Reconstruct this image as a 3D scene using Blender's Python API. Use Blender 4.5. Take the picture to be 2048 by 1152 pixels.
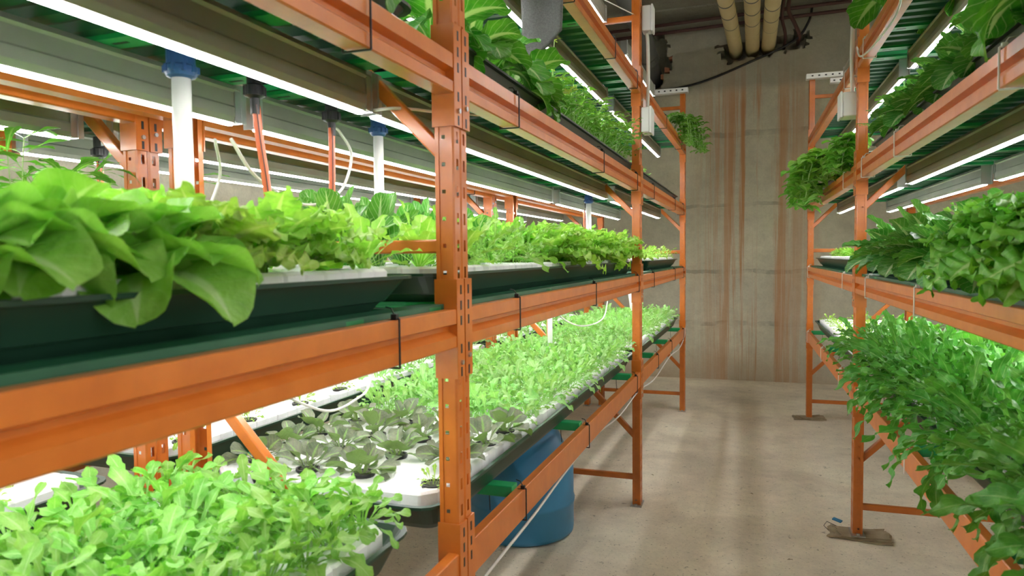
import bpy, bmesh, math, random
from math import sin, cos, pi, radians, atan2, sqrt, hypot
from mathutils import Vector, Matrix

for o in list(bpy.data.objects): bpy.data.objects.remove(o)
S = bpy.context.scene
COL = S.collection
random.seed(7)

# ------------------------------------------------------------------ camera
FPX, YAW, PITCH, ROLL, CH = 1387.1, .326, .0457, -.0098, 1.5296
cd = bpy.data.cameras.new('camera'); cam = bpy.data.objects.new('camera', cd); COL.objects.link(cam)
fw = Vector((-sin(YAW)*cos(PITCH), cos(YAW)*cos(PITCH), -sin(PITCH)))
rt = Vector((cos(YAW), sin(YAW), 0)); up = rt.cross(fw)
r2 = rt*cos(ROLL)+up*sin(ROLL); u2 = -rt*sin(ROLL)+up*cos(ROLL)
m = Matrix((r2, u2, -fw)).transposed().to_4x4(); m.translation = (0, 0, CH)
cam.matrix_world = m
cd.sensor_width = 36; cd.lens = FPX/2048*36; cd.clip_start = .03
cd.dof.use_dof = True; cd.dof.focus_distance = 3.4; cd.dof.aperture_fstop = 5.0
S.camera = cam
# ------------------------------------------------------------------ world, exposure
w = bpy.data.worlds.new('world'); S.world = w; w.use_nodes = True
w.node_tree.nodes['Background'].inputs[0].default_value = (.9, .95, 1, 1)
w.node_tree.nodes['Background'].inputs[1].default_value = .12
S.view_settings.view_transform = 'Standard'; S.view_settings.look = 'None'
S.view_settings.exposure = 0.75; S.view_settings.gamma = 1; S.view_settings.use_curve_mapping = False
LED = 30.0          # strength of the grow light strips
FILL_LAMP = 34.0    # strength of the unseen fill tubes added to brighten the room

# ------------------------------------------------------------------ materials
def mat(name, col, rough=.5, metal=0, **kw):
    m = bpy.data.materials.new(name); m.use_nodes = True
    b = m.node_tree.nodes['Principled BSDF']
    b.inputs['Base Color'].default_value = (*col, 1); b.inputs['Roughness'].default_value = rough
    b.inputs['Metallic'].default_value = metal
    for k, v in kw.items(): b.inputs[k.replace('_', ' ')].default_value = v
    return m
def nodes(m):
    nt = m.node_tree; N = nt.nodes; Lk = nt.links
    return nt, N, Lk, N['Principled BSDF']
def nn(N, t, **kw):
    n = N.new(t)
    for k, v in kw.items(): setattr(n, k, v)
    return n
def mixc(N, L, fac, a, b, mode='MIX'):
    n = N.new('ShaderNodeMix'); n.data_type = 'RGBA'; n.blend_type = mode
    for s, v in ((n.inputs[0], fac), (n.inputs[6], a), (n.inputs[7], b)):
        if hasattr(v, 'links') or hasattr(v, 'is_linked'): L.new(v, s)
        elif isinstance(v, tuple): s.default_value = (*v, 1) if len(v) == 3 else v
        else: s.default_value = v
    return n.outputs[2]
def ramp(N, L, src, stops):
    r = N.new('ShaderNodeValToRGB'); e = r.color_ramp.elements
    while len(e) < len(stops): e.new(.5)
    for q, (p, c) in zip(e, stops): q.position = p; q.color = (*c, 1) if isinstance(c, tuple) else (c, c, c, 1)
    L.new(src, r.inputs[0]); return r.outputs[0]
def noise(N, L, vec, sc, det=4, rough=.55, dist=0):
    n = N.new('ShaderNodeTexNoise'); n.inputs['Scale'].default_value = sc; n.inputs['Detail'].default_value = det
    n.inputs['Roughness'].default_value = rough; n.inputs['Distortion'].default_value = dist
    if vec is not None: L.new(vec, n.inputs['Vector'])
    return n.outputs[0]
def mapping(N, L, scale, out='Object'):
    t = N.new('ShaderNodeTexCoord'); mp = N.new('ShaderNodeMapping'); mp.inputs['Scale'].default_value = scale
    L.new(t.outputs[out], mp.inputs[0]); return mp.outputs[0]
def bump(N, L, b, h, st=.2, dist=.01):
    n = N.new('ShaderNodeBump'); n.inputs['Strength'].default_value = st; n.inputs['Distance'].default_value = dist
    L.new(h, n.inputs['Height']); L.new(n.outputs[0], b.inputs['Normal'])
def math_(N, L, op, a, b=None, c=None):
    n = N.new('ShaderNodeMath'); n.operation = op
    for s, v in zip(n.inputs, (a, b, c)):
        if v is None: continue
        if isinstance(v, (int, float)): s.default_value = v
        else: L.new(v, s)
    return n.outputs[0]

def concrete(name, base, kind):
    m = mat(name, base, .85); nt, N, L, b = nodes(m)
    geo = N.new('ShaderNodeNewGeometry'); pos = geo.outputs['Position']
    sp = N.new('ShaderNodeSeparateXYZ'); L.new(pos, sp.inputs[0])
    n1 = noise(N, L, pos, 1.1, 6, .6); n2 = noise(N, L, pos, 9, 6, .65); n3 = noise(N, L, pos, 60, 3)
    d = tuple(c*.78 for c in base); l = tuple(min(1, c*1.18) for c in base)
    c = ramp(N, L, n1, [(.3, d), (.5, base), (.7, l)])
    c = mixc(N, L, .45, c, ramp(N, L, n2, [(.3, .74), (.6, 1.)]), 'MULTIPLY')
    c = mixc(N, L, .35, c, ramp(N, L, n3, [(.35, .8), (.55, 1.)]), 'MULTIPLY')
    if kind == 'wall':
        # board joints of the poured wall
        wob = math_(N, L, 'MULTIPLY', math_(N, L, 'SUBTRACT', noise(N, L, pos, 3.5, 5), .5), .10)
        z = math_(N, L, 'ADD', sp.outputs[2], wob)
        for zz, wd in ((2.96, .035), (2.12, .02), (1.32, .022), (.69, .028)):
            f = math_(N, L, 'LESS_THAN', math_(N, L, 'ABSOLUTE', math_(N, L, 'SUBTRACT', z, zz)), wd)
            f = math_(N, L, 'MULTIPLY', f, ramp(N, L, noise(N, L, pos, 5, 3), [(.4, .1), (.6, .75)]))
            c = mixc(N, L, f, c, tuple(q*.5 for q in base))
        # rust streaks running down from the pipe penetrations
        mp = N.new('ShaderNodeMapping'); mp.inputs['Scale'].default_value = (6.5, 6.5, .16); L.new(pos, mp.inputs[0])
        st = ramp(N, L, noise(N, L, mp.outputs[0], 1.0, 6, .7), [(.46, 0.), (.54, 1.)])
        mp2 = N.new('ShaderNodeMapping'); mp2.inputs['Scale'].default_value = (26, 26, .35); L.new(pos, mp2.inputs[0])
        st2 = ramp(N, L, noise(N, L, mp2.outputs[0], 1.0, 4, .7), [(.55, 0.), (.62, 1.)])
        x = sp.outputs[0]
        xm = math_(N, L, 'SUBTRACT', 1.25, math_(N, L, 'ABSOLUTE', math_(N, L, 'MULTIPLY', math_(N, L, 'SUBTRACT', x, .1), 1.55)))
        xm = math_(N, L, 'MAXIMUM', xm, 0.)
        zt = N.new('ShaderNodeMapRange'); L.new(sp.outputs[2], zt.inputs[0]); zt.inputs[1].default_value = 4.05; zt.inputs[2].default_value = 3.3
        zm = zt.outputs[0]
        fac = math_(N, L, 'MULTIPLY', math_(N, L, 'MULTIPLY', st, xm), zm)
        c = mixc(N, L, math_(N, L, 'MULTIPLY', fac, .9), c, (.52, .25, .10))
        fac2 = math_(N, L, 'MULTIPLY', math_(N, L, 'MULTIPLY', st2, xm), zm)
        c = mixc(N, L, math_(N, L, 'MULTIPLY', fac2, .55), c, (.62, .55, .45))
        # damp brown band at the foot and a darker tone near the top
        lo = N.new('ShaderNodeMapRange'); L.new(sp.outputs[2], lo.inputs[0]); lo.inputs[1].default_value = .45; lo.inputs[2].default_value = 0
        c = mixc(N, L, math_(N, L, 'MULTIPLY', lo.outputs[0], ramp(N, L, n1, [(.35, .1), (.6, .65)])), c, (.40, .27, .16))
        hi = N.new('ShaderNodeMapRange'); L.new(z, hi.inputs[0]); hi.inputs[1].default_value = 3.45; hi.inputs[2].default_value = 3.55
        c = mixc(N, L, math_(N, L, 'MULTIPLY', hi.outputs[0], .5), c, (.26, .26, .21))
        # black scrawl marks
        mk = ramp(N, L, noise(N, L, pos, 4.2, 8, .75, 1.), [(.66, 0.), (.70, 1.)])
        c = mixc(N, L, math_(N, L, 'MULTIPLY', mk, .6), c, (.09, .09, .08))
        bump(N, L, b, n2, .5, .02)
    else:
        sp1 = ramp(N, L, noise(N, L, pos, 16, 7, .8), [(.605, 0.), (.66, 1.)])
        c = mixc(N, L, math_(N, L, 'MULTIPLY', sp1, .75), c, (.10, .075, .05))
        sp2 = ramp(N, L, noise(N, L, pos, 2.3, 5, .6, .5), [(.52, 0.), (.66, 1.)])
        c = mixc(N, L, math_(N, L, 'MULTIPLY', sp2, .22), c, (.42, .34, .25))
        sp3 = ramp(N, L, noise(N, L, pos, 55, 3, .7), [(.635, 0.), (.67, 1.)])
        c = mixc(N, L, math_(N, L, 'MULTIPLY', sp3, .6), c, (.08, .06, .04))
        bump(N, L, b, n2, .25, .01)
    L.new(c, b.inputs['Base Color']); return m
M = {}
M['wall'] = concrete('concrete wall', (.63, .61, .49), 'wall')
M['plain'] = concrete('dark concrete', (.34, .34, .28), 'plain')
M['floor'] = concrete('concrete floor', (.88, .785, .64), 'floor')

def orange():
    m = mat('orange rack paint', (.80, .20, .035), .32); nt, N, L, b = nodes(m)
    v = mapping(N, L, (1, 1, 1)); n1 = noise(N, L, v, 14, 5); n2 = noise(N, L, v, 90, 4, .7)
    c = ramp(N, L, n1, [(.3, (.54, .142, .018)), (.7, (.66, .190, .026))])
    sc = ramp(N, L, n2, [(.70, 0.), (.74, 1.)])
    c = mixc(N, L, math_(N, L, 'MULTIPLY', sc, .35), c, (.30, .10, .04))
    L.new(c, b.inputs['Base Color']); b.inputs['Coat Weight'].default_value = .3; b.inputs['Coat Roughness'].default_value = .15
    bump(N, L, b, noise(N, L, v, 25, 2), .12, .004); return m
M['orange'] = orange()
M['steel'] = mat('zinc steel', (.55, .57, .57), .35, .9)
def paint(name, a, b_, rough, sc=8, metal=0):
    m = mat(name, a, rough, metal); nt, N, L, b = nodes(m)
    v = mapping(N, L, (1, 1, 1)); L.new(ramp(N, L, noise(N, L, v, sc, 5), [(.3, a), (.7, b_)]), b.inputs['Base Color']); return m
M['green'] = paint('green bar paint', (.012, .30, .09), (.02, .40, .13), .35)
M['deck'] = paint('dark green deck sheet', (.008, .075, .035), (.015, .13, .06), .45, 5)
M['tray'] = paint('dark green plastic tray', (.010, .042, .024), (.016, .058, .034), .38, 6)
M['graytray'] = paint('dark grey plastic tray', (.045, .05, .048), (.07, .075, .07), .4, 6)
M['alu'] = paint('dull aluminium channel', (.27, .28, .235), (.35, .36, .31), .42, 4, .35)
def foam():
    m = mat('white foam raft', (.86, .87, .86), .65); nt, N, L, b = nodes(m)
    v = mapping(N, L, (1, 1, 1)); L.new(ramp(N, L, noise(N, L, v, 7, 5), [(.3, (.78, .80, .79)), (.6, (.90, .91, .91))]), b.inputs['Base Color'])
    vo = N.new('ShaderNodeTexVoronoi'); vo.inputs['Scale'].default_value = 230; L.new(v, vo.inputs['Vector']); bump(N, L, b, vo.outputs[0], .15, .002); return m
M['foam'] = foam()
M['pvc'] = mat('white plastic pipe', (.80, .81, .78), .3)
M['white'] = mat('white plastic', (.78, .79, .78), .4)
M['cable'] = mat('white cable sheath', (.72, .71, .66), .5)
M['black'] = mat('black plastic', (.012, .012, .014), .4)
M['soil'] = paint('dark wet growing medium', (.02, .018, .012), (.06, .075, .03), .8, 60)
M['blue'] = paint('blue plastic drum', (.035, .21, .42), (.05, .27, .50), .38, 3)
M['bluefit'] = mat('blue plastic fitting', (.015, .07, .22), .4)
M['hose'] = mat('orange red hose', (.72, .17, .08), .35)
M['hoseline'] = mat('dark stripe', (.10, .05, .05), .5)
M['yellow'] = paint('cream pipe lagging', (.74, .62, .32), (.82, .71, .42), .55, 4)
M['grey'] = mat('grey duct', (.16, .17, .17), .5)
M['darkpipe'] = mat('dark red brown pipe', (.10, .045, .04), .5)
M['card'] = paint('soggy board', (.30, .23, .14), (.45, .37, .25), .85, 14)
M['red'] = mat('dark red panel', (.30, .02, .015), .5)
M['brick'] = paint('broken brick', (.38, .14, .08), (.5, .25, .15), .9, 20)
def towel():
    m = mat('grey towel cloth', (.16, .16, .16), .95); nt, N, L, b = nodes(m)
    v = mapping(N, L, (1, 1, 1)); n = noise(N, L, v, 180, 3, .7)
    L.new(ramp(N, L, n, [(.3, (.11, .11, .11)), (.7, (.17, .17, .17))]), b.inputs['Base Color']); bump(N, L, b, n, .8, .004); return m
M['towel'] = towel()
def emit(name, col, s):
    m = bpy.data.materials.new(name); m.use_nodes = True; N = m.node_tree.nodes; N.clear()
    e = N.new('ShaderNodeEmission'); e.inputs[0].default_value = (*col, 1); e.inputs[1].default_value = s
    o = N.new('ShaderNodeOutputMaterial'); m.node_tree.links.new(e.outputs[0], o.inputs[0]); return m
M['led'] = emit('white led strip', (1, .985, .97), LED)
M['tube'] = emit('unseen fill tube', (1, .95, .86), FILL_LAMP)

def leafmat(name, dark, light, rib, trans=.38, rough=.38, vein=.35, back=None, gloss=.35, k=9., ribs=.85):
    m = mat(name, light, rough); nt, N, L, b = nodes(m)
    uv = N.new('ShaderNodeUVMap'); sp = N.new('ShaderNodeSeparateXYZ'); L.new(uv.outputs[0], sp.inputs[0])
    oi = N.new('ShaderNodeObjectInfo'); geo = N.new('ShaderNodeNewGeometry')
    a = math_(N, L, 'ABSOLUTE', math_(N, L, 'SUBTRACT', sp.outputs[0], .5))      # 0 at the midrib, .5 at the edge
    n1 = noise(N, L, geo.outputs['Position'], 22, 4)
    c = ramp(N, L, n1, [(.32, dark), (.68, light)])
    # lateral veins
    vv = math_(N, L, 'FRACT', math_(N, L, 'SUBTRACT', math_(N, L, 'MULTIPLY', sp.outputs[1], k), math_(N, L, 'MULTIPLY', a, k*.55)))
    vm = math_(N, L, 'LESS_THAN', math_(N, L, 'ABSOLUTE', math_(N, L, 'SUBTRACT', vv, .5)), .07)
    c = mixc(N, L, math_(N, L, 'MULTIPLY', vm, vein), c, rib)
    rw = N.new('ShaderNodeMapRange'); L.new(sp.outputs[1], rw.inputs[0]); rw.inputs[1].default_value = .1; rw.inputs[2].default_value = .95; rw.inputs[3].default_value = .16; rw.inputs[4].default_value = .012
    rm = N.new('ShaderNodeMapRange'); L.new(math_(N, L, 'DIVIDE', a, rw.outputs[0]), rm.inputs[0]); rm.inputs[1].default_value = 1.; rm.inputs[2].default_value = .5
    c = mixc(N, L, math_(N, L, 'MULTIPLY', rm.outputs[0], ribs), c, rib)
    hs = N.new('ShaderNodeHueSaturation'); L.new(c, hs.inputs['Color'])
    L.new(math_(N, L, 'ADD', .485, math_(N, L, 'MULTIPLY', oi.outputs['Random'], .025)), hs.inputs['Hue'])
    L.new(math_(N, L, 'ADD', .85, math_(N, L, 'MULTIPLY', oi.outputs['Random'], .3)), hs.inputs['Value'])
    cc = hs.outputs[0]
    if back: cc = mixc(N, L, geo.outputs['Backfacing'], cc, back)
    L.new(cc, b.inputs['Base Color']); b.inputs['Specular IOR Level'].default_value = gloss
    bh = math_(N, L, 'ADD', math_(N, L, 'MULTIPLY', vm, -.5), noise(N, L, geo.outputs['Position'], 70, 3))
    bump(N, L, b, bh, .7, .006)
    tr = N.new('ShaderNodeBsdfTranslucent'); L.new(mixc(N, L, 1., cc, (.84, 1., .42), 'MULTIPLY'), tr.inputs[0])
    mx = N.new('ShaderNodeMixShader'); mx.inputs[0].default_value = trans
    L.new(b.outputs[0], mx.inputs[1]); L.new(tr.outputs[0], mx.inputs[2]); L.new(mx.outputs[0], N['Material Output'].inputs[0])
    return m
M['butter'] = leafmat('butterhead leaf', (.22, .50, .06), (.38, .68, .14), (.55, .75, .35), rough=.3, vein=.12)
M['frill'] = leafmat('frilly lettuce leaf', (.30, .60, .08), (.54, .80, .20), (.72, .86, .40), .42, .45, .12)
M['frilldark'] = leafmat('green frilly lettuce leaf', (.12, .40, .04), (.24, .56, .08), (.5, .7, .3), .38, .4, .2)
M['paddle'] = leafmat('paddle leaf', (.08, .30, .045), (.18, .46, .08), (.62, .76, .50), .35, .28, .45)
M['wrinkle'] = leafmat('wrinkled leaf', (.045, .22, .035), (.12, .36, .06), (.50, .66, .34), .3, .26, .28, gloss=.5)
M['chard'] = leafmat('dark broad leaf', (.05, .24, .03), (.14, .42, .05), (.60, .74, .42), .35, .33, .3)
M['arugula'] = leafmat('arugula leaf', (.20, .50, .08), (.36, .66, .16), (.58, .78, .38), .4, .4, .15, ribs=.45)
M['mizuna'] = leafmat('mizuna leaf', (.06, .27, .035), (.15, .43, .07), (.40, .62, .24), .35, .36, .12, ribs=.4)
M['mizlight'] = leafmat('light mizuna leaf', (.20, .50, .08), (.36, .66, .15), (.6, .8, .4), .4, .36, .15, ribs=.5)
M['seed'] = leafmat('seedling leaf', (.24, .53, .14), (.44, .70, .28), (.65, .82, .5), .4, .36, .15, ribs=.5)
M['purple'] = leafmat('purple tinged leaf', (.11, .15, .09), (.27, .28, .21), (.28, .46, .15), .25, .45, .3, back=(.22, .33, .13), k=7.)
M['herb'] = leafmat('herb leaf', (.12, .38, .04), (.26, .54, .09), (.45, .65, .25), .38, .4, .2)
M['yellowleaf'] = leafmat('yellowing leaf', (.34, .46, .06), (.55, .60, .12), (.65, .70, .35), .38, .45, .3)
M['stem'] = mat('pale green stem', (.42, .60, .25), .45)

# ------------------------------------------------------------------ mesh helpers
class MB:
    def __init__(s): s.v = []; s.f = []; s.mi = []; s.uv = {}; s.mat = 0
    def face(s, f, uv=None):
        if uv: s.uv[len(s.f)] = uv
        s.f.append(tuple(f)); s.mi.append(s.mat)
    def add(s, p): s.v.append(tuple(p)); return len(s.v)-1
    def box(s, a, b):
        x0, y0, z0 = a; x1, y1, z1 = b
        if x0 > x1: x0, x1 = x1, x0
        if y0 > y1: y0, y1 = y1, y0
        if z0 > z1: z0, z1 = z1, z0
        i = len(s.v)
        s.v += [(x0, y0, z0), (x1, y0, z0), (x1, y1, z0), (x0, y1, z0), (x0, y0, z1), (x1, y0, z1), (x1, y1, z1), (x0, y1, z1)]
        for f in ((0, 3, 2, 1), (4, 5, 6, 7), (0, 1, 5, 4), (1, 2, 6, 5), (2, 3, 7, 6), (3, 0, 4, 7)): s.face([i+k for k in f])
    def tube(s, pts, r, n=8, cap=True, flat=1.):
        pts = [Vector(p) for p in pts]; rings = []
        rr = r if isinstance(r, (list, tuple)) else [r]*len(pts)
        prev = None
        for k, p in enumerate(pts):
            d = (pts[min(k+1, len(pts)-1)]-pts[max(k-1, 0)]).normalized()
            if prev is None: x = d.cross(Vector((0, 0, 1)) if abs(d.z) < .9 else Vector((1, 0, 0))).normalized()
            else:
                x = (prev-d*prev.dot(d)).normalized()
            prev = x; y = d.cross(x)
            rings.append([s.add(p+x*cos(2*pi*j/n)*rr[k]+y*sin(2*pi*j/n)*rr[k]*flat) for j in range(n)])
        for a, b in zip(rings, rings[1:]):
            for j in range(n): s.face((a[j], a[(j+1) % n], b[(j+1) % n], b[j]))
        if cap: s.face(rings[0][::-1]); s.face(rings[-1])
    def lathe(s, prof, n=24, c=(0, 0, 0)):
        rings = [[s.add((c[0]+r*cos(2*pi*j/n), c[1]+r*sin(2*pi*j/n), c[2]+z)) for j in range(n)] for r, z in prof]
        for a, b in zip(rings, rings[1:]):
            for j in range(n): s.face((a[j], a[(j+1) % n], b[(j+1) % n], b[j]))
        s.face(rings[0][::-1]); s.face(rings[-1])
    def extr(s, prof, y0, y1, axis='y', caps=True):
        # closed profile (a,b) swept along an axis
        def P(a, b, t): return {'y': (a, t, b), 'x': (t, a, b), 'z': (a, b, t)}[axis]
        A = [s.add(P(a, b, y0)) for a, b in prof]; B = [s.add(P(a, b, y1)) for a, b in prof]; n = len(prof)
        for j in range(n): s.face((A[j], A[(j+1) % n], B[(j+1) % n], B[j]))
        if caps: s.face(A[::-1]); s.face(B)
    def mesh(s, name, mats, smooth=False):
        me = bpy.data.meshes.new(name); me.from_pydata(s.v, [], s.f)
        if not isinstance(mats, (list, tuple)): mats = [mats]
        for m_ in mats: me.materials.append(m_)
        me.polygons.foreach_set('material_index', s.mi)
        if s.uv:
            ul = me.uv_layers.new(name='UVMap')
            for p in me.polygons:
                u = s.uv.get(p.index)
                if u:
                    for k, li in enumerate(p.loop_indices): ul.data[li].uv = u[k]
        if smooth: me.polygons.foreach_set('use_smooth', [True]*len(me.polygons))
        me.validate(); me.update()
        return me
    def build(s, name, mats, parent=None, smooth=False, **kw):
        o = bpy.data.objects.new(name, s.mesh(name, mats, smooth)); COL.objects.link(o)
        if parent: o.parent = parent
        tag(o, **kw); return o
def tag(o, label=None, cat=None, group=None, kind=None):
    if label: o['label'] = label
    if cat: o['category'] = cat
    if group: o['group'] = group
    if kind: o['kind'] = kind
    return o
def empty(name, loc=(0, 0, 0), rz=0, **kw):
    o = bpy.data.objects.new(name, None); COL.objects.link(o); o.location = loc; o.rotation_euler = (0, 0, rz); o.empty_display_size = .05
    return tag(o, **kw)
def inst(name, me, parent=None, loc=(0, 0, 0), rot=(0, 0, 0), sc=1, **kw):
    o = bpy.data.objects.new(name, me); COL.objects.link(o); o.location = loc; o.rotation_euler = rot
    o.scale = (sc,)*3 if not isinstance(sc, tuple) else sc
    if parent: o.parent = parent
    return tag(o, **kw)
def bev(o, w=.003, seg=2):
    b = o.modifiers.new('bevel', 'BEVEL'); b.width = w; b.segments = seg; b.limit_method = 'ANGLE'; b.angle_limit = radians(40); return o
def smooth_pts(pts, k=6):
    P = [Vector(p) for p in pts]; P = [P[0]*2-P[1]]+P+[P[-1]*2-P[-2]]; out = []
    for i in range(1, len(P)-2):
        for j in range(k):
            t = j/k; a, b, c, d = P[i-1:i+3]
            out.append(.5*((2*b)+(c-a)*t+(2*a-5*b+4*c-d)*t*t+(3*b-a-3*c+d)*t*t*t))
    out.append(P[-2]); return out

# ------------------------------------------------------------------ racks: local frame x = depth inward * side, y along the aisle
RK = {  # origin x at y=0, side sign, rotation
    'L': (-.6691, -1, -.0153), 'B': (-1.6191, -1, -.0153), 'R': (.5724, 1, .006)}
def W(rk, d, y, z=0):
    x0, s, a = RK[rk]; x = s*d
    return Vector((x0+x*cos(a)-y*sin(a), x*sin(a)+y*cos(a), z))
DEP = .855; BAY = 2.70; PW = .08; PD = .048
H = [.823, 1.407, 1.998, 2.58]     # top of the front beams
BH = .091
POSTY = {'L': [-1.2034, 1.4966, 4.1966, 6.8966], 'B': [-1.2034, 1.4966, 4.1966, 6.8966], 'R': [1.34-2.7, 1.34, 4.045, 6.865]}
PH = 3.07

def post_mesh():
    mb = MB(); cell = .0635; n = int(PH/cell)
    def panel(origin, U, wid, holes):
        # strip of cells along z in the U direction; holes = list of (centre u, half w, half h) per cell
        us = sorted({0., wid} | {c-hw for c, hw, hh in holes} | {c+hw for c, hw, hh in holes})
        o = Vector(origin); U = Vector(U)
        for k in range(n):
            z0 = k*cell; z1 = z0+cell if k < n-1 else PH
            hh = holes[0][2] if holes else 0
            zs = [z0, z0+cell/2-hh, z0+cell/2+hh, z1] if holes else [z0, z1]
            for a in range(len(us)-1):
                for b in range(len(zs)-1):
                    um = (us[a]+us[a+1])/2; zm = (zs[b]+zs[b+1])/2
                    if any(abs(um-c) < hw and abs(zm-z0-cell/2) < h2 for c, hw, h2 in holes): continue
                    q = [mb.add(o+U*uu+Vector((0, 0, zz))) for uu, zz in ((us[a], zs[b]), (us[a+1], zs[b]), (us[a+1], zs[b+1]), (us[a], zs[b+1]))]
                    mb.face(q)
    sl = .0135
    panel((0, .004, 0), (0, 1, 0), .030, [(.017, .0055, sl)])
    panel((0, .034, 0), (.6, .8, 0), .0075, [])
    panel((.0045, .040, 0), (0, 1, 0), .0001, [])
    panel((.0045, .040, 0), (-.6, .8, 0), .0075, [])
    panel((0, .046, 0), (0, 1, 0), .030, [(.013, .0055, sl)])
    for yy in (0, PW):                          # the two webs with round bolt holes
        panel((.004, yy, 0), (1, 0, 0), .012, [])
        panel((.016, yy+(.0025 if yy == 0 else -.0025), 0), (1, 0, 0), .022, [(.011, .0045, .0045)])
        panel((.038, yy, 0), (1, 0, 0), .010, [])
        panel((.048, yy, 0), (0, 1 if yy == 0 else -1, 0), .018, [])
    for yy, s in ((0, 1), (PW, -1)):
        panel((.016, yy, 0), (0, s, 0), .0025, []); panel((.038, yy, 0), (0, s, 0), .0025, [])
        panel((0, yy+s*.004, 0), (.707, -s*.707, 0), .0057, [])
    return mb
pm = post_mesh().mesh('post', M['orange'])
def beam_prof(dz=0):
    return [(-.004, dz-.002), (-.002, dz), (.024, dz), (.026, dz-.002), (.026, dz-.022), (.041, dz-.022), (.041, dz-BH), (-.001, dz-BH), (-.004, dz-BH+.003),
            (-.004, dz-.064), (.016, dz-.050), (.016, dz-.041), (-.004, dz-.034)]
beam_mb = MB(); beam_mb.extr(beam_prof(), 0, BAY-PW-.004); beam_me = beam_mb.mesh('beam', M['orange'])
flat_mb = MB(); flat_mb.extr([(-.002, -.002), (0, 0), (.024, 0), (.026, -.002), (.026, -.022), (.041, -.022), (.041, -BH), (0, -BH), (-.002, -BH+.003)], 0, BAY-PW-.004); flat_me = flat_mb.mesh('beam', M['orange'])
def conn_mesh(sgn):
    # L shaped end connector: plate on the web side (y=0 plane) and plate on the front face
    mb = MB()
    mb.box((-.006, -.0045*sgn, -.165), (.052, 0, .07))
    mb.box((-.0062, 0, -.165), (-.0012, .037*sgn, .07))
    mb.mat = 1
    for zz in (.045, .008, -.028, -.095, -.150):
        mb.box((-.0068, .014*sgn, zz-.011), (-.0060, .022*sgn, zz+.011))
    return mb
CN = {s: conn_mesh(s).mesh('beam_connector', [M['orange'], M['black']]) for s in (1, -1)}
b_ = MB(); b_.tube([(-.0112, 0, 0), (-.0062, 0, 0)], .0062, 6); BOLT = b_.mesh('bolt', M['steel'])
def tie_mesh(m_, th=.0022):
    mb = MB(); x0, x1, z0, z1 = -.0105, .049, -BH-.003, .003
    P = [(x0, 0, z1), (x0, 0, z0), (x1, 0, z0), (x1, 0, z1-.01), (x0, 0, z1)]
    for a, b in zip(P, P[1:]): mb.tube([a, b], th, 6)
    mb.box((x0+.004, -.005, z1-.001), (x0+.016, .005, z1+.009))
    mb.tube([(x0+.01, 0, z1+.006), (x0+.02, .004, z1+.02), (x0+.034, .008, z1+.022)], th*.8, 5)
    return mb.mesh('cable_tie', m_)
TIE = {'b': tie_mesh(M['black']), 'w': tie_mesh(M['cable'], .0026)}
def deck_mesh(y0, y1, s):
    # corrugated sheet, ribs running across the rack
    mb = MB(); x0, x1 = s*.028, s*(DEP-.028); prof = []; y = y0; p = .09
    while y < y1-.001:
        for dy, dz in ((0, 0), (.034, 0), (.045, .020), (.079, .020)):
            if y+dy < y1: prof.append((y+dy, dz))
        y += p
    prof.append((y1, 0))
    for a, b in zip(prof, prof[1:]):
        q = [mb.add((x0, a[0], a[1])), mb.add((x1, a[0], a[1])), mb.add((x1, b[0], b[1])), mb.add((x0, b[0], b[1]))]; mb.face(q)
    return mb
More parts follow.
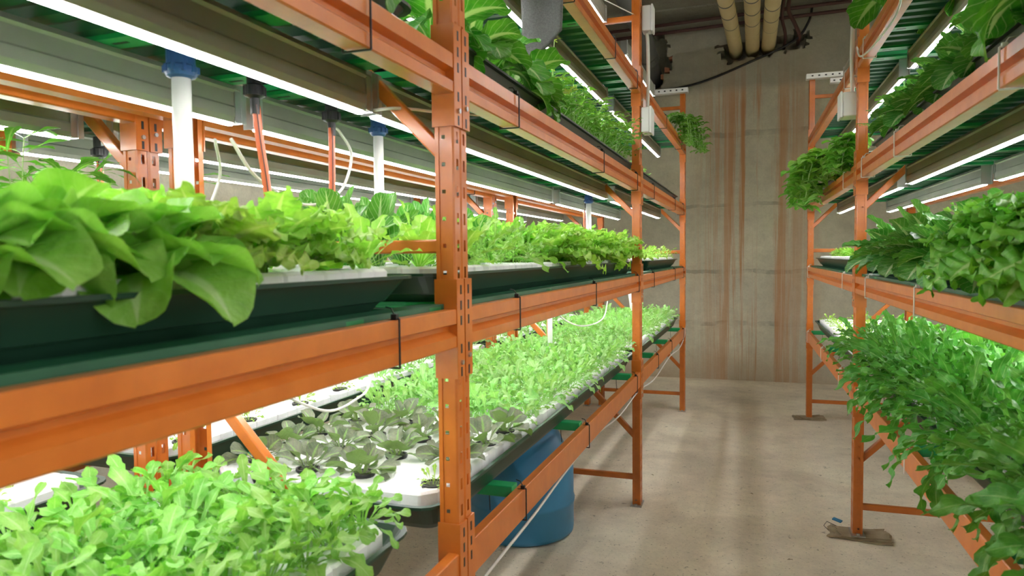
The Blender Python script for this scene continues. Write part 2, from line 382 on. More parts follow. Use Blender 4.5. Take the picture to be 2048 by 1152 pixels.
def make_rack(rk, label, levels, tcol, ties, decks):
    x0, s, a = RK[rk]
    root = empty('pallet_rack', (x0, 0, 0), a, label=label, cat='rack', group='orange pallet racks of the indoor farm')
    ys = POSTY[rk]
    zoff = {1.34: 0.0}
    for fi, y in enumerate(ys):
        base = {'R': .022}.get(rk, 0) if fi >= 2 else 0
        for rear in (0, 1):
            o = inst('upright_post', pm, root, (s*(DEP if rear else 0), y+(PW if (rear and s > 0) or (not rear and s < 0) else 0), base))
            # rotate so that the slotted face looks outward
            if s < 0: o.rotation_euler = (0, 0, pi if not rear else 0)
            else: o.rotation_euler = (0, 0, 0 if not rear else pi)
            o.location.y = y+(PW if abs(o.rotation_euler[2]) > 1 else 0)
            fp = MB(); cx = s*(DEP-PD/2 if rear else PD/2)
            fp.box((cx-.034, y-.035, base), (cx+.034, y+PW+.012, base+.005)); fp.box((cx-.008, y-.028, base+.005), (cx+.008, y-.012, base+.014))
            if fi != 3 or rk != 'R': bev(fp.build('foot_plate', M['steel'], root), .001)
        # horizontal and diagonal braces
        def strut(d0, z0, d1, z1):
            mb = MB(); p, q = Vector((s*d0, y+PW*.5, z0)), Vector((s*d1, y+PW*.5, z1))
            dr = (q-p).normalized(); nr = Vector((-dr.z, 0, dr.x)); hw = .0165
            i = []
            for P in (p, q):
                for aa, bb in ((-1, -1), (1, -1), (1, 1), (-1, 1)): i.append(mb.add(P+nr*hw*aa+Vector((0, .014*bb, 0))))
            for k in range(4): mb.face((i[k], i[(k+1) % 4], i[4+(k+1) % 4], i[4+k]))
            mb.face(i[:4][::-1]); mb.face(i[4:])
            bev(mb.build('brace', M['orange'], root), .004)
        di, do_ = PD-.008, DEP-PD+.008
        strut(di, .165, do_, .165)
        strut(di, 1.555, do_, 1.555)
        strut(di, 2.945, do_, 2.945)
        strut(di, .42, do_, 1.22)
        strut(di, 1.77, do_, 2.55) if True else None
    for bi in range(3):
        y0 = ys[bi]+PW+.002; L_ = ys[bi+1]-ys[bi]-PW-.004
        for li, z in enumerate(levels):
            for rear in (0, 1):
                b = inst('beam', beam_me if li else flat_me, root, (s*(DEP if rear else 0), y0, z), (0, 0, 0))
                flip = (s < 0) != bool(rear)
                b.scale = (-1 if flip else 1, L_/(BAY-PW-.004), 1)
                if not rear:
                    for ty in ties.get((bi, li), []):
                        t = inst('cable_tie', TIE[tcol], b, (0, (ty-y0)/(L_/(BAY-PW-.004)), 0))
                for end in (0, 1):
                    yy = y0-.002 if end == 0 else y0+L_+.002
                    sg = -1 if end == 0 else 1
                    # connector hugging the post: web plate towards the beam
                    c = inst('beam_connector', CN[sg], b, (0, ((yy-y0)/(L_/(BAY-PW-.004))), 0))
                    if not rear:
                        e = inst('bolt', BOLT, b, (0, ((yy+.018*sg-y0)/(L_/(BAY-PW-.004))), -.128 if end else -.115)); e['label'] = 'zinc bolt head'
            # supports
            if li == 0:
                for k, yy in enumerate([v for v in (ties.get((bi, li)) or [y0+.45, y0+1.3, y0+2.1])]):
                    mb = MB(); mb.extr([(yy-.025, z-.022), (yy+.025, z-.022), (yy+.025, z+.012), (yy-.025, z+.012)], s*.026, s*(DEP-.026), 'x')
                    bev(mb.build('support_bar', M['green'], root), .003)
                    mb = MB(); mb.tube([(s*.12, yy+.026, z-.02), (s*.12, yy+.028, z-.05), (s*.115, yy+.02, z-.085)], .0015, 5); mb.build('cable_tie', M['black'], root)
            elif li in decks:
                d = deck_mesh(y0+.01, y0+L_-.01, s).build('deck_sheet', M['deck'], root); d.location.z = z-.012
                mb = MB(); mb.box((s*.0285, y0+.005, z+.0095), (s*.085, y0+L_-.005, z+.012)); mb.box((s*.0270, y0+.005, z-.021), (s*.0285, y0+L_-.005, z+.012)); mb.build('deck_lip', M['deck'], root)
                d['label'] = 'corrugated dark green deck sheet'
                for yy in (y0+.02, y0+.75, y0+1.45, y0+2.2, y0+L_-.08):
                    mb = MB(); mb.extr([(yy, z-.022), (yy+.06, z-.022), (yy+.06, z+.008), (yy, z+.008)], s*.027, s*(DEP-.027), 'x')
                    mb.mat = 1
                    for q in range(5):
                        xx = s*(.12+q*.15); mb.box((xx-.02, yy+.024, z-.0228), (xx+.02, yy+.034, z-.0221))
                    o = bev(mb.build('support_bar', [M['green'], M['black']], root), .003); o['label'] = 'bright green slotted cross bar'
    return root
LT = {(0, 0): [.35, 1.1], (0, 1): [.35, 1.206], (0, 2): [.3, 1.12],
      (1, 0): [1.974, 2.809, 4.033], (1, 1): [1.935, 2.955, 4.10], (1, 2): [1.941, 3.125, 4.05], (1, 3): [2.6, 3.4, 4.05],
      (2, 0): [4.946, 5.75, 6.72], (2, 1): [4.734, 5.982, 6.7], (2, 2): [4.734, 5.982, 6.7], (2, 3): [5.4, 6.5]}
RT = {(0, 1): [1.0], (0, 2): [1.0], (1, 0): [1.9, 2.8, 3.9], (1, 1): [1.6, 2.69, 3.687], (1, 2): [1.9, 3.062, 3.841], (1, 3): [2.6, 3.84],
      (2, 0): [4.6, 5.6, 6.75], (2, 1): [4.487, 6.751], (2, 2): [4.497, 5.8], (2, 3): [4.5]}
make_rack('L', 'orange pallet rack along the left side of the aisle, its near slotted post in front', H, 'b', LT, (1, 2, 3))
make_rack('B', 'second orange pallet rack standing behind the left rack, seen through its shelves', H[:3], 'b', {(0, 2): [.9], (1, 2): [3.9]}, (1, 2))
make_rack('R', 'orange pallet rack on the right of the aisle, tied with white cable ties', H, 'w', RT, (1, 2, 3))

# perforated light carriers on top of the far frames
for rk, y, d0, d1, z, lab in (('L', 6.86, -.03, .75, 3.08, 'perforated white channel on top of the far end of the left rack'), ('R', 6.83, -.03, .55, 3.10, 'perforated white channel on top of the far end of the right rack')):
    s = RK[rk][1]; o = empty('light_carrier', W(rk, 0, y, z), RK[rk][2], label=lab, cat='channel')
    mb = MB(); mb.extr([(-.02, -.008), (.06, -.008), (.06, .035), (-.02, .035)], s*d0, s*d1, 'x'); mb.mat = 1
    for q in range(12): xx = s*(d0+.05+q*.055); mb.box((xx-.008, -.0212, .008), (xx+.008, -.0200, .020))
    mb.build('channel', [M['white'], M['black']], o)
o = empty('perforated_rail', W('R', .16, 6.78, 3.03), RK['R'][2], label='short perforated white rail below the channel at the right rack end', cat='rail')
mb = MB(); mb.extr([(-.02, 0), (.05, 0), (.05, .04), (-.02, .04)], 0, .25, 'x'); mb.mat = 1
for q in range(5): mb.box((.025+q*.05, -.0212, .012), (.04+q*.05, -.0200, .024))
mb.build('channel', [M['white'], M['black']], o)
mb = MB(); mb.tube([(.2, 0, 0), (.2, 0, -.3)], .006, 6); mb.build('cable', M['black'], o)

# ------------------------------------------------------------------ room
def struct(name, mb, m_, **kw): o = mb.build(name, m_, **kw); o['kind'] = 'structure'; return o
XL_, XR_, YB, YF, ZC = -3.05, 3.2, 8.79, -2.6, 4.36
mb = MB(); mb.box((XL_-.2, YF, -.15), (XR_+.2, YB+.6, 0)); struct('floor', mb, M['floor'])
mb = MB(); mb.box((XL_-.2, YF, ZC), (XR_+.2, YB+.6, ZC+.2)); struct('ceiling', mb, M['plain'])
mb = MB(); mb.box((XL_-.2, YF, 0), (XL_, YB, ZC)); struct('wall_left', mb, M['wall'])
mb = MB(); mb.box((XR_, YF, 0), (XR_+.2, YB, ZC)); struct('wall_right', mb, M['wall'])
mb = MB(); mb.box((XL_-.2, YF-.2, 0), (XR_+.2, YF, ZC)); struct('wall_front', mb, M['plain'])
def wall_back():
    mb = MB(); st = .035
    xs = [XL_]+[-1.6+st*i for i in range(int(2.8/st)+1)]+[XR_]; zs = [0]+[3.4+st*i for i in range(int(.95/st)+1)]+[ZC]
    rnd = random.Random(5)
    holes = [(-.16, 3.92, .15, .12), (.04, 3.94, .15, .10), (.23, 3.95, .15, .10), (.41, 3.97, .12, .10), (.56, 4.00, .11, .11), (-1.13, 3.9, .24, .36)]
    def inh(x, z):
        for hx, hz, rx, rz in holes:
            a = atan2(z-hz, x-hx); k = 1+.12*sin(5*a+hx*9)+.08*sin(11*a)
            if ((x-hx)/rx)**2+((z-hz)/rz)**2 < k*k: return True
        return -.36 < x < .72 and abs(z-4.01) < .03 or False
    idx = {}
    def V(i, j, d=0):
        if (i, j, d) not in idx:
            x, z = xs[i], zs[j]; jx = jz = 0
            if 0 < i < len(xs)-1 and 0 < j < len(zs)-1: jx, jz = rnd.uniform(-.01, .01), rnd.uniform(-.01, .01)
            idx[(i, j, d)] = mb.add((x+jx, YB+d, z+jz))
        return idx[(i, j, d)]
    hole = {}
    for i in range(len(xs)-1):
        for j in range(len(zs)-1): hole[(i, j)] = inh((xs[i]+xs[i+1])/2, (zs[j]+zs[j+1])/2) if xs[i+1]-xs[i] < .1 and zs[j+1]-zs[j] < .1 else False
    for (i, j), h in hole.items():
        d = .3 if h else 0
        mb.face((V(i, j, d), V(i+1, j, d), V(i+1, j+1, d), V(i, j+1, d)))
        for di, dj, e in ((1, 0, ((i+1, j), (i+1, j+1))), (0, 1, ((i, j+1), (i+1, j+1)))):
            n_ = hole.get((i+di, j+dj))
            if n_ is not None and n_ != h: mb.face((V(*e[0], 0), V(*e[1], 0), V(*e[1], .3), V(*e[0], .3)))
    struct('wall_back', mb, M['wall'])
wall_back()
# ceiling beam against the back wall
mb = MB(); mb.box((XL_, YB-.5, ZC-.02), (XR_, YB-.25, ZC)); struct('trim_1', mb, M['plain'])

# brick edge of the broken opening
mb = MB(); rnd = random.Random(3)
for x, z in ((-.90, 4.02), (-.89, 3.95), (-.95, 3.80), (-.99, 3.72)):
    i0 = len(mb.v); mb.box((x-.02, YB+.02, z-.03), (x+.04, YB+.10, z+.03))
    for k in range(i0, len(mb.v)): v = mb.v[k]; mb.v[k] = tuple(q+rnd.uniform(-.008, .008) for q in v)
o = mb.build('broken_brick', M['brick'], kind='structure')

# three cream insulated pipes
for k, (x, zz, dx, lab) in enumerate(((-.135, 3.985, -.055, 'leftmost of the three cream insulated pipes entering the back wall'),
                                      (.055, 3.985, -.012, 'middle one of the three cream insulated pipes entering the back wall'),
                                      (.235, 3.99, .0, 'rightmost of the three cream insulated pipes entering the back wall'))):
    o = empty('insulated_pipe', (x, YB+.25, zz), label=lab, cat='pipe', group='cream pipes under the ceiling')
    mb = MB(); pts = [(0, 0, 0), (0, -.25, 0), (dx*.7, -1.2, .01), (dx*4, -5, .03), (dx*8.5, -10.5, .06)]
    mb.tube(pts, .078, 24); mb.build('lagging', M['yellow'], o, True)
    for q in range(9):
        yy = -.42-q*.36-.05*k; mb = MB(); xx = dx*(.7*min(1, max(0, (-yy-.25)/.95))+3.3*max(0, (-yy-1.2)/3.8))
        mb.tube([(xx, yy, .008), (xx, yy-.006, .008)], .0795, 24); mb.build('band', M['grey'], o)
# grey duct through the broken opening
o = empty('grey_duct', (-1.12, YB+.25, 3.72), label='thick grey pipe dropping into the dark opening of the back wall', cat='pipe')
mb = MB(); mb.tube([(0, 0, 0), (-.02, -.45, .22), (-.05, -.9, .42), (-.06, -4., .48)], .11, 20); mb.build('pipe_run', M['grey'], o, True)
mb = MB(); mb.tube([(-.01, -.36, .17), (-.03, -.43, .21)], .125, 20); mb.build('collar', M['grey'], o)
for lab, pts, r in (('dark red brown pipe bending down into the wall right of the cream pipes', [(.45, YB-1.2, 4.25), (.42, YB-.5, 4.22), (.50, YB-.2, 4.14), (.56, YB-.06, 4.04), (.56, YB+.2, 4.0)], .022),
                    ('thinner dark pipe bending into the wall next to the cream pipes', [(.36, YB-1.0, 4.2), (.36, YB-.4, 4.16), (.41, YB-.1, 4.05), (.41, YB+.2, 3.97)], .018)):
    mb = MB(); mb.tube(smooth_pts(pts), r, 10); mb.build('dark_pipe', M['darkpipe'], None, True, label=lab, cat='pipe')
for k, (zz, yy, lab) in enumerate(((4.27, YB-.18, 'upper dark red pipe running across below the ceiling'), (4.20, YB-.10, 'lower dark red pipe running across below the ceiling'))):
    mb = MB(); mb.tube([(-2.4, yy, zz-.02), (-.25, yy, zz+.03), (XR_-.3, yy, zz+.07)], .02, 10); mb.build('dark_pipe', M['darkpipe'], None, True, label=lab, cat='pipe')
mb = MB(); mb.tube(smooth_pts([(-1.3, 8.76, 3.51), (-1.07, 8.76, 3.53), (-.54, 8.76, 3.60), (.03, 8.76, 3.79), (.5, 8.76, 3.98), (.66, 8.75, 4.18), (.70, 8.74, 4.36)]), .014, 8)
mb.build('black_cable', M['black'], None, True, label='black cable sagging across the back wall', cat='cable')
mb = MB(); mb.box((-2.98, 4.05, 1.55), (-3.05, 4.33, 1.93)); mb.box((-2.975, 4.08, 1.60), (-2.98, 4.30, 1.88))
bev(mb.build('wall_box', M['red'], None, label='dark red box on the concrete wall behind the left racks', cat='box'), .004)

# unseen fill tube lamps, added to brighten the floor, back wall and pipes
for x, y, lab in ((.95, 2.3, 'unseen fill tube lamp above the right rack'), (.95, 5.2, 'far unseen fill tube lamp above the right rack')):
    o = empty('unseen_fill_lamp', (x, y, ZC), label=lab, cat='lamp', group='unseen fill tube lamps')
    mb = MB(); mb.box((-.09, -.62, -.07), (.09, .62, 0)); bev(mb.build('lamp_body', M['white'], o), .01)
    mb = MB(); mb.tube([(0, -.58, -.10), (0, .58, -.10)], .03, 12); mb.build('lamp_tube', M['tube'], o)

# ------------------------------------------------------------------ grow lights
def grow_light(rk, d, y0, y1, ztop, label, h=.094, end0=True, end1=True):
    s = RK[rk][1]; o = empty('grow_light', W(rk, d, y0, ztop), RK[rk][2], label=label, cat='light', group='grow lights under the shelves')
    L_ = y1-y0; t = .019
    mb = MB()
    mb.extr([(-t, 0), (-t-.006, -.012), (-t, -.018), (-t, -h*.55), (-t-.003, -h*.6), (-t-.003, -h+.014), (-t+.004, -h), (t-.004, -h), (t+.003, -h+.014), (t+.003, -h*.6), (t, -h*.55), (t, -.018), (t+.006, -.012), (t, 0)], 0, L_)
    mb.build('housing', M['alu'], o)
    mb = MB(); mb.extr([(-.009, -h-.0002), (-.009, -h-.003), (-.006, -h-.006), (.006, -h-.006), (.009, -h-.003), (.009, -h-.0002)], .012, L_-.012)
    mb.build('led_strip', M['led'], o)
    for e, yy in ((end0, -.004), (end1, L_+.001)):
        if e:
            mb = MB(); mb.box((-.026, yy, -h-.002), (.026, yy+.003, .003)); mb.box((.020, yy-.02, -h), (.023, yy+.02, .003)); mb.build('end_bracket', M['steel'], o)
    return o
SIDE = {'L': 'left rack', 'B': 'rear left rack', 'R': 'right rack'}
LV = {1: 'middle', 2: 'upper', 3: 'top'}
for rk in ('L', 'B', 'R'):
    segs = {'L': [(-1.15, 1.505), (1.525, 4.28), (4.50, 6.75)], 'B': [(-1.15, 1.50), (1.62, 4.28), (4.50, 6.75)], 'R': [(-1.2, 1.25), (1.42, 4.02), (4.22, 6.7)]}[rk]
    for li in ((1, 2, 3) if rk != 'B' else (1, 2)):
        for di, d in enumerate((.225, .612)):
            for si, (a, b) in enumerate(segs):
                if rk == 'L' and di == 0: a, b = ((a, 1.49), (1.525, 4.28), (4.5, 6.75))[si]
                if rk == 'L' and di == 1: a, b = ((a, 1.49), (1.56, 4.40), (4.56, 6.75))[si]
                zt = H[li]-.0235
                grow_light(rk, d+(.01 if rk == 'L' else .07 if (rk == 'R' and li == 1) else .02), a, b, zt,
                           'white grow light under %s shelf of %s, %s line, %s bay' % (LV[li], SIDE[rk], ('front', 'rear')[di], ('near', 'middle', 'far')[si]))
    if rk != 'B':
        for si, (a, b) in enumerate(segs[1:]):
            grow_light(rk, .22, a+(.4 if si else 0), b-(.5 if si else .1), 3.02, 'white grow light above open top shelf of %s, %s bay' % (SIDE[rk], ('middle', 'far')[si]))

# ------------------------------------------------------------------ trays and rafts
def tray(rk, y0, y1, z, label, m_='tray', rim=.072, d0=.05, d1=.80):
    s = RK[rk][1]; o = empty('grow_tray', W(rk, 0, y0, z), RK[rk][2], label=label, cat='tray', group='long plastic growing trays')
    L_ = y1-y0; mb = MB()
    rings = []
    def ring(ix, iy, zz, r):
        out = []
        for cx, cy, a0 in ((d0+ix+r, iy+r, pi), (d1-ix-r, iy+r, 1.5*pi), (d1-ix-r, L_-iy-r, 0), (d0+ix+r, L_-iy-r, .5*pi)):
            for k in range(5):
                a = a0+k*pi/8; out.append(mb.add((s*(cx+r*cos(a)), cy+r*sin(a), zz)))
        return out
    R_ = [ring(.055, .11, .0, .03), ring(.042, .085, .022, .035), ring(.035, .075, .024, .035), ring(.012, .02, rim-.006, .05), ring(.0, .0, rim-.005, .06), ring(.0, .0, rim+.002, .06), ring(.012, .014, rim+.002, .05), ring(.018, .03, rim-.01, .045), ring(.05, .085, .028, .035)]
    for a, b in zip(R_, R_[1:]):
        n = len(a)
        for k in range(n): mb.face((a[k], a[(k+1) % n], b[(k+1) % n], b[k]) if s > 0 else (a[k], b[k], b[(k+1) % n], a[(k+1) % n]))
    mb.face(R_[0][::-1]); mb.face(R_[-1])
    mb.build('tray_body', M[m_], o)
    mb = MB()
    for k in range(int(L_/.45)):
        yy = .25+k*.45; mb.box((s*(d0+.05), yy, -.0), (s*(d0+.62), yy+.05, .012))
    return o
def raft(rk, y0, y1, z, label, holes=True, d0=.085, d1=.765):
    s = RK[rk][1]; L_ = y1-y0
    # scalloped rim outline
    mb = MB(); out = []
    def edge(p, q, nseg):
        dx, dy = q[0]-p[0], q[1]-p[1]; l = hypot(dx, dy); nx, ny = dy/l, -dx/l
        for k in range(nseg):
            for t, off in ((0, -.004), (.12, 0), (.88, 0)):
                tt = (k+t)/nseg; out.append((p[0]+dx*tt+nx*off, p[1]+dy*tt+ny*off))
    c = .03; n1 = max(4, int(L_/.062)); n2 = 10
    edge((d0+c, 0), (d1-c, 0), n2); edge((d1, c), (d1, L_-c), n1); edge((d1-c, L_), (d0+c, L_), n2); edge((d0, L_-c), (d0, c), n1)
    cx, cy = (d0+d1)/2, L_/2
    lo = [mb.add((s*x, y, -.045)) for x, y in out]; mid = [mb.add((s*x, y, -.006)) for x, y in out]
    hi = [mb.add((s*(x+(cx-x)*.018), y+(cy-y)*.012, 0)) for x, y in out]
    inn = [mb.add((s*(x+(cx-x)*.075), y+(cy-y)*.05*min(1, .9/L_), 0)) for x, y in out]
    inl = [mb.add((s*(x+(cx-x)*.10), y+(cy-y)*.065*min(1, .9/L_), -.006)) for x, y in out]
    n = len(out); seq = [lo, mid, hi, inn, inl]
    for a, b in zip(seq, seq[1:]):
        for k in range(n):
            f = (a[k], a[(k+1) % n], b[(k+1) % n], b[k]); mb.face(f if s > 0 else f[::-1])
    mb.face(inl if s > 0 else inl[::-1])
    o = mb.build('foam_raft', M['foam'], None, label=label, cat='raft', group='white foam rafts lying in the trays')
    o.location = W(rk, 0, y0, z); o.rotation_euler = (0, 0, RK[rk][2]); return o
trays = {'L': [(-1.15, 1.44), (1.62, 4.36), (4.62, 6.80)], 'B': [(-1.15, 1.44), (1.62, 4.36), (4.62, 6.80)], 'R': [(-1.2, 1.25), (1.48, 4.0), (4.25, 6.75)]}
RIM = [.092, .075, .075, .075]
for rk in ('L', 'B', 'R'):
    for li in range(4 if rk != 'B' else 3):
        for ti, (a, b) in enumerate(trays[rk]):
            if li == 3 and (rk != 'R' and ti == 0): continue
            z = H[li]+(.0125 if li == 0 else .006)
            if rk == 'L' and li == 0: a, b = ((a, 1.38), (1.47, 4.30), (4.45, 6.80))[ti]
            if rk == 'L' and li == 1: a, b = ((a, 1.42), (1.50, 4.45), (4.95, 6.75))[ti]
            lab = '%s plastic tray, %s shelf of the %s, %s bay' % ('dark grey' if li > 1 else 'dark green', ('lowest', 'middle', 'upper', 'top')[li], SIDE[rk], ('near', 'middle', 'far')[ti])
            tray(rk, a, b, z, lab, 'graytray' if li > 1 else 'tray', RIM[li])
            k = 3; g = (b-a-.1)/k
            for q in range(k):
                if li > 1 and q: continue
                raft(rk, a+.05+q*g+.004, a+.05+(q+1 if li < 2 else k)*g-.004, z+RIM[li]+.018, 'white foam raft %s, %s-shelf tray of %s, %s bay' % (('at near end', 'in centre', 'at far end')[q] if li < 2 else 'filling it', ('lowest', 'middle', 'upper', 'top')[li], SIDE[rk], ('near', 'middle', 'far')[ti]))
def RT_Z(li): return H[li]+(.0125 if li == 0 else .006)+RIM[li]+.013

# ------------------------------------------------------------------ plants: every leaf is a curved, cupped sheet with its own outline
def leaf(mb, base, az, e0, e1, L, Wd, stem=.25, shape='oval', cup=.25, ruf=0., rf=4, nl=8, nw=4, sw=.06, lob=None, ph=0., roll=0., pw=1.2, th=None):
    p = Vector(base); rows = []
    tp = 0
    for i in range(nl+1):
        t = 1-(1-i/nl)**1.5 if nl > 5 else i/nl; el = radians(e0+(e1-e0)*t**pw)
        d = Vector((cos(el)*cos(az), cos(el)*sin(az), sin(el)))
        sd = Vector((-sin(az), cos(az), 0)); nr = d.cross(sd)
        if roll: sd, nr = sd*cos(roll)+nr*sin(roll), nr*cos(roll)-sd*sin(roll)
        if nr.z < 0 and abs(el) < pi/2: nr = nr
        if i: p = p+d*(L*(t-tp))
        tp = t
        if t < stem: hw = sw*Wd; bl = 0
        else:
            u = (t-stem)/(1-stem)
            if shape == 'round': b = sqrt(max(0, 1-(2*u**.85-1)**2))**.8
            elif shape == 'fan': b = min(1, .25+1.25*u**.8)*sqrt(max(0, 1-max(0, (u-.6)/.4)**2.5))
            elif shape == 'spat': b = (.25+.75*u)*sqrt(max(0, 1-max(0, (u-.45)/.55)**2))*min(1, .4+u*2)
            elif shape == 'lance': b = sin(pi*min(1, u*.94+.06))**.8
            else: b = sin(pi*min(1, u*.9+.06)**.9)**.7
            if lob:
                w_ = abs(((lob[1]*u+ph/6.28) % 1)*2-1)**(1.3 if lob[0] > .6 else 1.); b *= 1-lob[0]*w_*(1-u*.45)
            hw = max(sw*Wd*(1-u*.7), b*Wd/2); bl = min(1, u*3)
        row = []
        for j in range(nw+1):
            s = 2*j/nw-1
            e = abs(s)**1.6*bl
            o = sd*(s*hw*(1-.15*cup*abs(s)))+nr*(cup*hw*s*s*bl)
            if ruf:
                a = 2*pi*rf*t+ph+(1.9 if s > 0 else 0)
                o += nr*(ruf*Wd*e*sin(a))+d*(ruf*.7*Wd*e*cos(a*1.37+1))
            q = p+o
            row.append(mb.add(q))
        rows.append(row)
    for i in range(nl):
        for j in range(nw):
            uv = [(.5+(j+dj-nw/2)/nw, (i+di)/nl) for di, dj in ((0, 0), (1, 0), (1, 1), (0, 1))]
            mb.face((rows[i][j], rows[i+1][j], rows[i+1][j+1], rows[i][j+1]), uv)
    return p
GA = 2.39996
def P_butter(r, sz=1.):
    mb = MB()
    for k in range(30):
        f = k/29; e = 88-62*f+r.uniform(-10, 10)
        leaf(mb, (.008*cos(k*GA), .008*sin(k*GA), .012*(1-f)), k*GA+r.uniform(-.3, .3), e, e-60-30*f, sz*(.085+.045*f)*r.uniform(.9, 1.1), sz*(.07+.035*f), .2, 'round', .45, .06, 2.2, 12, 8, .12, ph=r.uniform(0, 6), roll=r.uniform(-.4, .4))
    return mb
def P_frill(r, sz=1., n=24):
    mb = MB()
    for k in range(n):
        f = k/(n-1); e = 88-66*f+r.uniform(-10, 10)
        leaf(mb, (.01*cos(k*GA), .01*sin(k*GA), .01), k*GA+r.uniform(-.25, .25), e, e-35-30*f, sz*(.12+.05*f)*r.uniform(.85, 1.15), sz*(.075+.035*f), .2, 'fan', .1, .11, 8.5, 38, 10, .09, (.28, 9), ph=r.uniform(0, 6), roll=r.uniform(-.3, .3))
    return mb
def P_endive(r, sz=1.):
    mb = MB()
    for k in range(16):
        f = k/15; e = 86-55*f+r.uniform(-8, 8)
        leaf(mb, (.008*cos(k*GA), .008*sin(k*GA), 0), k*GA, e, e-20-25*f, sz*r.uniform(.14, .21), sz*.062, .3, 'fan', .2, .09, 5, 16, 6, .11, (.35, 4), ph=r.uniform(0, 6))
    return mb
def P_paddle(r, sz=1.):
    mb = MB()
    for k in range(11):
        f = k/10; e = 88-38*f+r.uniform(-6, 6)
        leaf(mb, (.012*cos(k*GA), .012*sin(k*GA), 0), k*GA+r.uniform(-.2, .2), e, e-12-30*f, sz*r.uniform(.17, .24), sz*r.uniform(.07, .09), .32, 'round', .35, .02, 2, 11, 6, .11, ph=r.uniform(0, 6), roll=r.uniform(-.3, .3))
    return mb
def P_wrinkle(r, sz=1.):
    mb = MB()
    for k in range(17):
        f = k/16; e = 80-75*f+r.uniform(-10, 10)
        leaf(mb, (.012*cos(k*GA), .012*sin(k*GA), 0), k*GA+r.uniform(-.3, .3), e, e-40-35*f, sz*r.uniform(.14, .20), sz*r.uniform(.095, .125), .18, 'round', .3, .035, 6, 14, 6, .09, ph=r.uniform(0, 6), roll=r.uniform(-.3, .3))
    return mb
def P_chard(r, sz=1.):
    mb = MB()
    for k in range(11):
        f = k/10; e = 80-50*f+r.uniform(-12, 12)
        leaf(mb, (.015*cos(k*GA), .015*sin(k*GA), 0), k*GA+r.uniform(-.3, .3), e, e-60-75*f, sz*r.uniform(.24, .36), sz*r.uniform(.15, .21), .34, 'round', .25, .05, 4, 16, 8, .07, ph=r.uniform(0, 6), roll=r.uniform(-.4, .4))
    return mb
def P_arugula(r, sz=1.):
    mb = MB()
    for k in range(23):
        f = k/22; e = 88-50*f+r.uniform(-10, 10)
        leaf(mb, (.016*cos(k*GA), .016*sin(k*GA), 0), k*GA+r.uniform(-.4, .4), e, e-45-55*f, sz*r.uniform(.08, .165), sz*r.uniform(.040, .062), .42, 'spat', .2, .11, 3, 18, 6, .045, (.55, 3.2), ph=r.uniform(-.6, .6), roll=r.uniform(-.5, .5))
    return mb
def P_mizuna(r, sz=1., n=40, droop=1.):
    mb = MB()
    for k in range(n):
        f = k/(n-1); e = 88-50*f+r.uniform(-12, 12)
        leaf(mb, (.02*cos(k*GA), .02*sin(k*GA), 0), k*GA+r.uniform(-.4, .4), e, e-(45+75*f)*droop, sz*r.uniform(.17, .34), sz*r.uniform(.05, .075), .26, 'spat', .2, .12, 5, 36, 4, .03, (.85, 6), ph=r.uniform(-.6, .6), roll=r.uniform(-.6, .6))
    return mb
def P_seed(r, sz=1.):
    mb = MB()
    for k in range(15):
        f = k/14; e = 86-50*f+r.uniform(-12, 12)
        leaf(mb, (.018*cos(k*GA), .018*sin(k*GA), 0), k*GA+r.uniform(-.5, .5), e, e-40-50*f, sz*r.uniform(.06, .115), sz*r.uniform(.028, .042), .42, 'spat', .15, .12, 3.5, 13, 4, .05, (.55, 3.5), ph=r.uniform(-.6, .6), roll=r.uniform(-.5, .5))
    return mb
def P_purple(r, sz=1.):
    mb = MB()
    for k in range(13):
        f = k/12; e = 82-70*f+r.uniform(-14, 14)
        leaf(mb, (.009*cos(k*GA), .009*sin(k*GA), 0), k*GA+r.uniform(-.25, .25), e, e-35-30*f, sz*(.080+.02*f)*r.uniform(.8, 1.15), sz*r.uniform(.050, .064), .46, 'round', .3, .04, 2.2, 14, 6, .07, ph=r.uniform(0, 6), roll=r.uniform(-.6, .6))
    return mb
def P_herb(r, sz=1., n=16, hgt=.24, lf=.045, droop=30, lw=.6, shape='lance', lob=None):
    # branching stems with opposite leaflets
    mb = MB()
    for k in range(n):
        az = k*GA+r.uniform(-.3, .3); f = k/(n-1); e = radians(88-50*f+r.uniform(-8, 8)); Ls = sz*hgt*r.uniform(.75, 1.15)
        p = Vector((.015*cos(az), .015*sin(az), 0)); pts = [p.copy()]; ns = 8
        for i in range(ns):
            el = e-radians(droop)*f*(i/ns)*2; d = Vector((cos(el)*cos(az), cos(el)*sin(az), sin(el))); p = p+d*Ls/ns; pts.append(p.copy())
            if i > 1:
                for sgn in (-1, 1):
                    l = sz*lf*r.uniform(.7, 1.2)
                    leaf(mb, p, az+sgn*r.uniform(.7, 1.6), r.uniform(0, 45), r.uniform(-50, 0), l, l*lw, .18, shape, .2, .05, 2, 6 if not lob else 9, 4, .05, lob, ph=r.uniform(0, 6))
        leaf(mb, p, az, 40, -10, sz*lf*1.1, sz*lf*lw, .15, shape, .2, .04, 2, 6, 4, .05, lob)
        mb.mat = 1; mb.tube(pts, [sz*.0022]*5+[sz*.0014]*4, 5); mb.mat = 0
    return mb
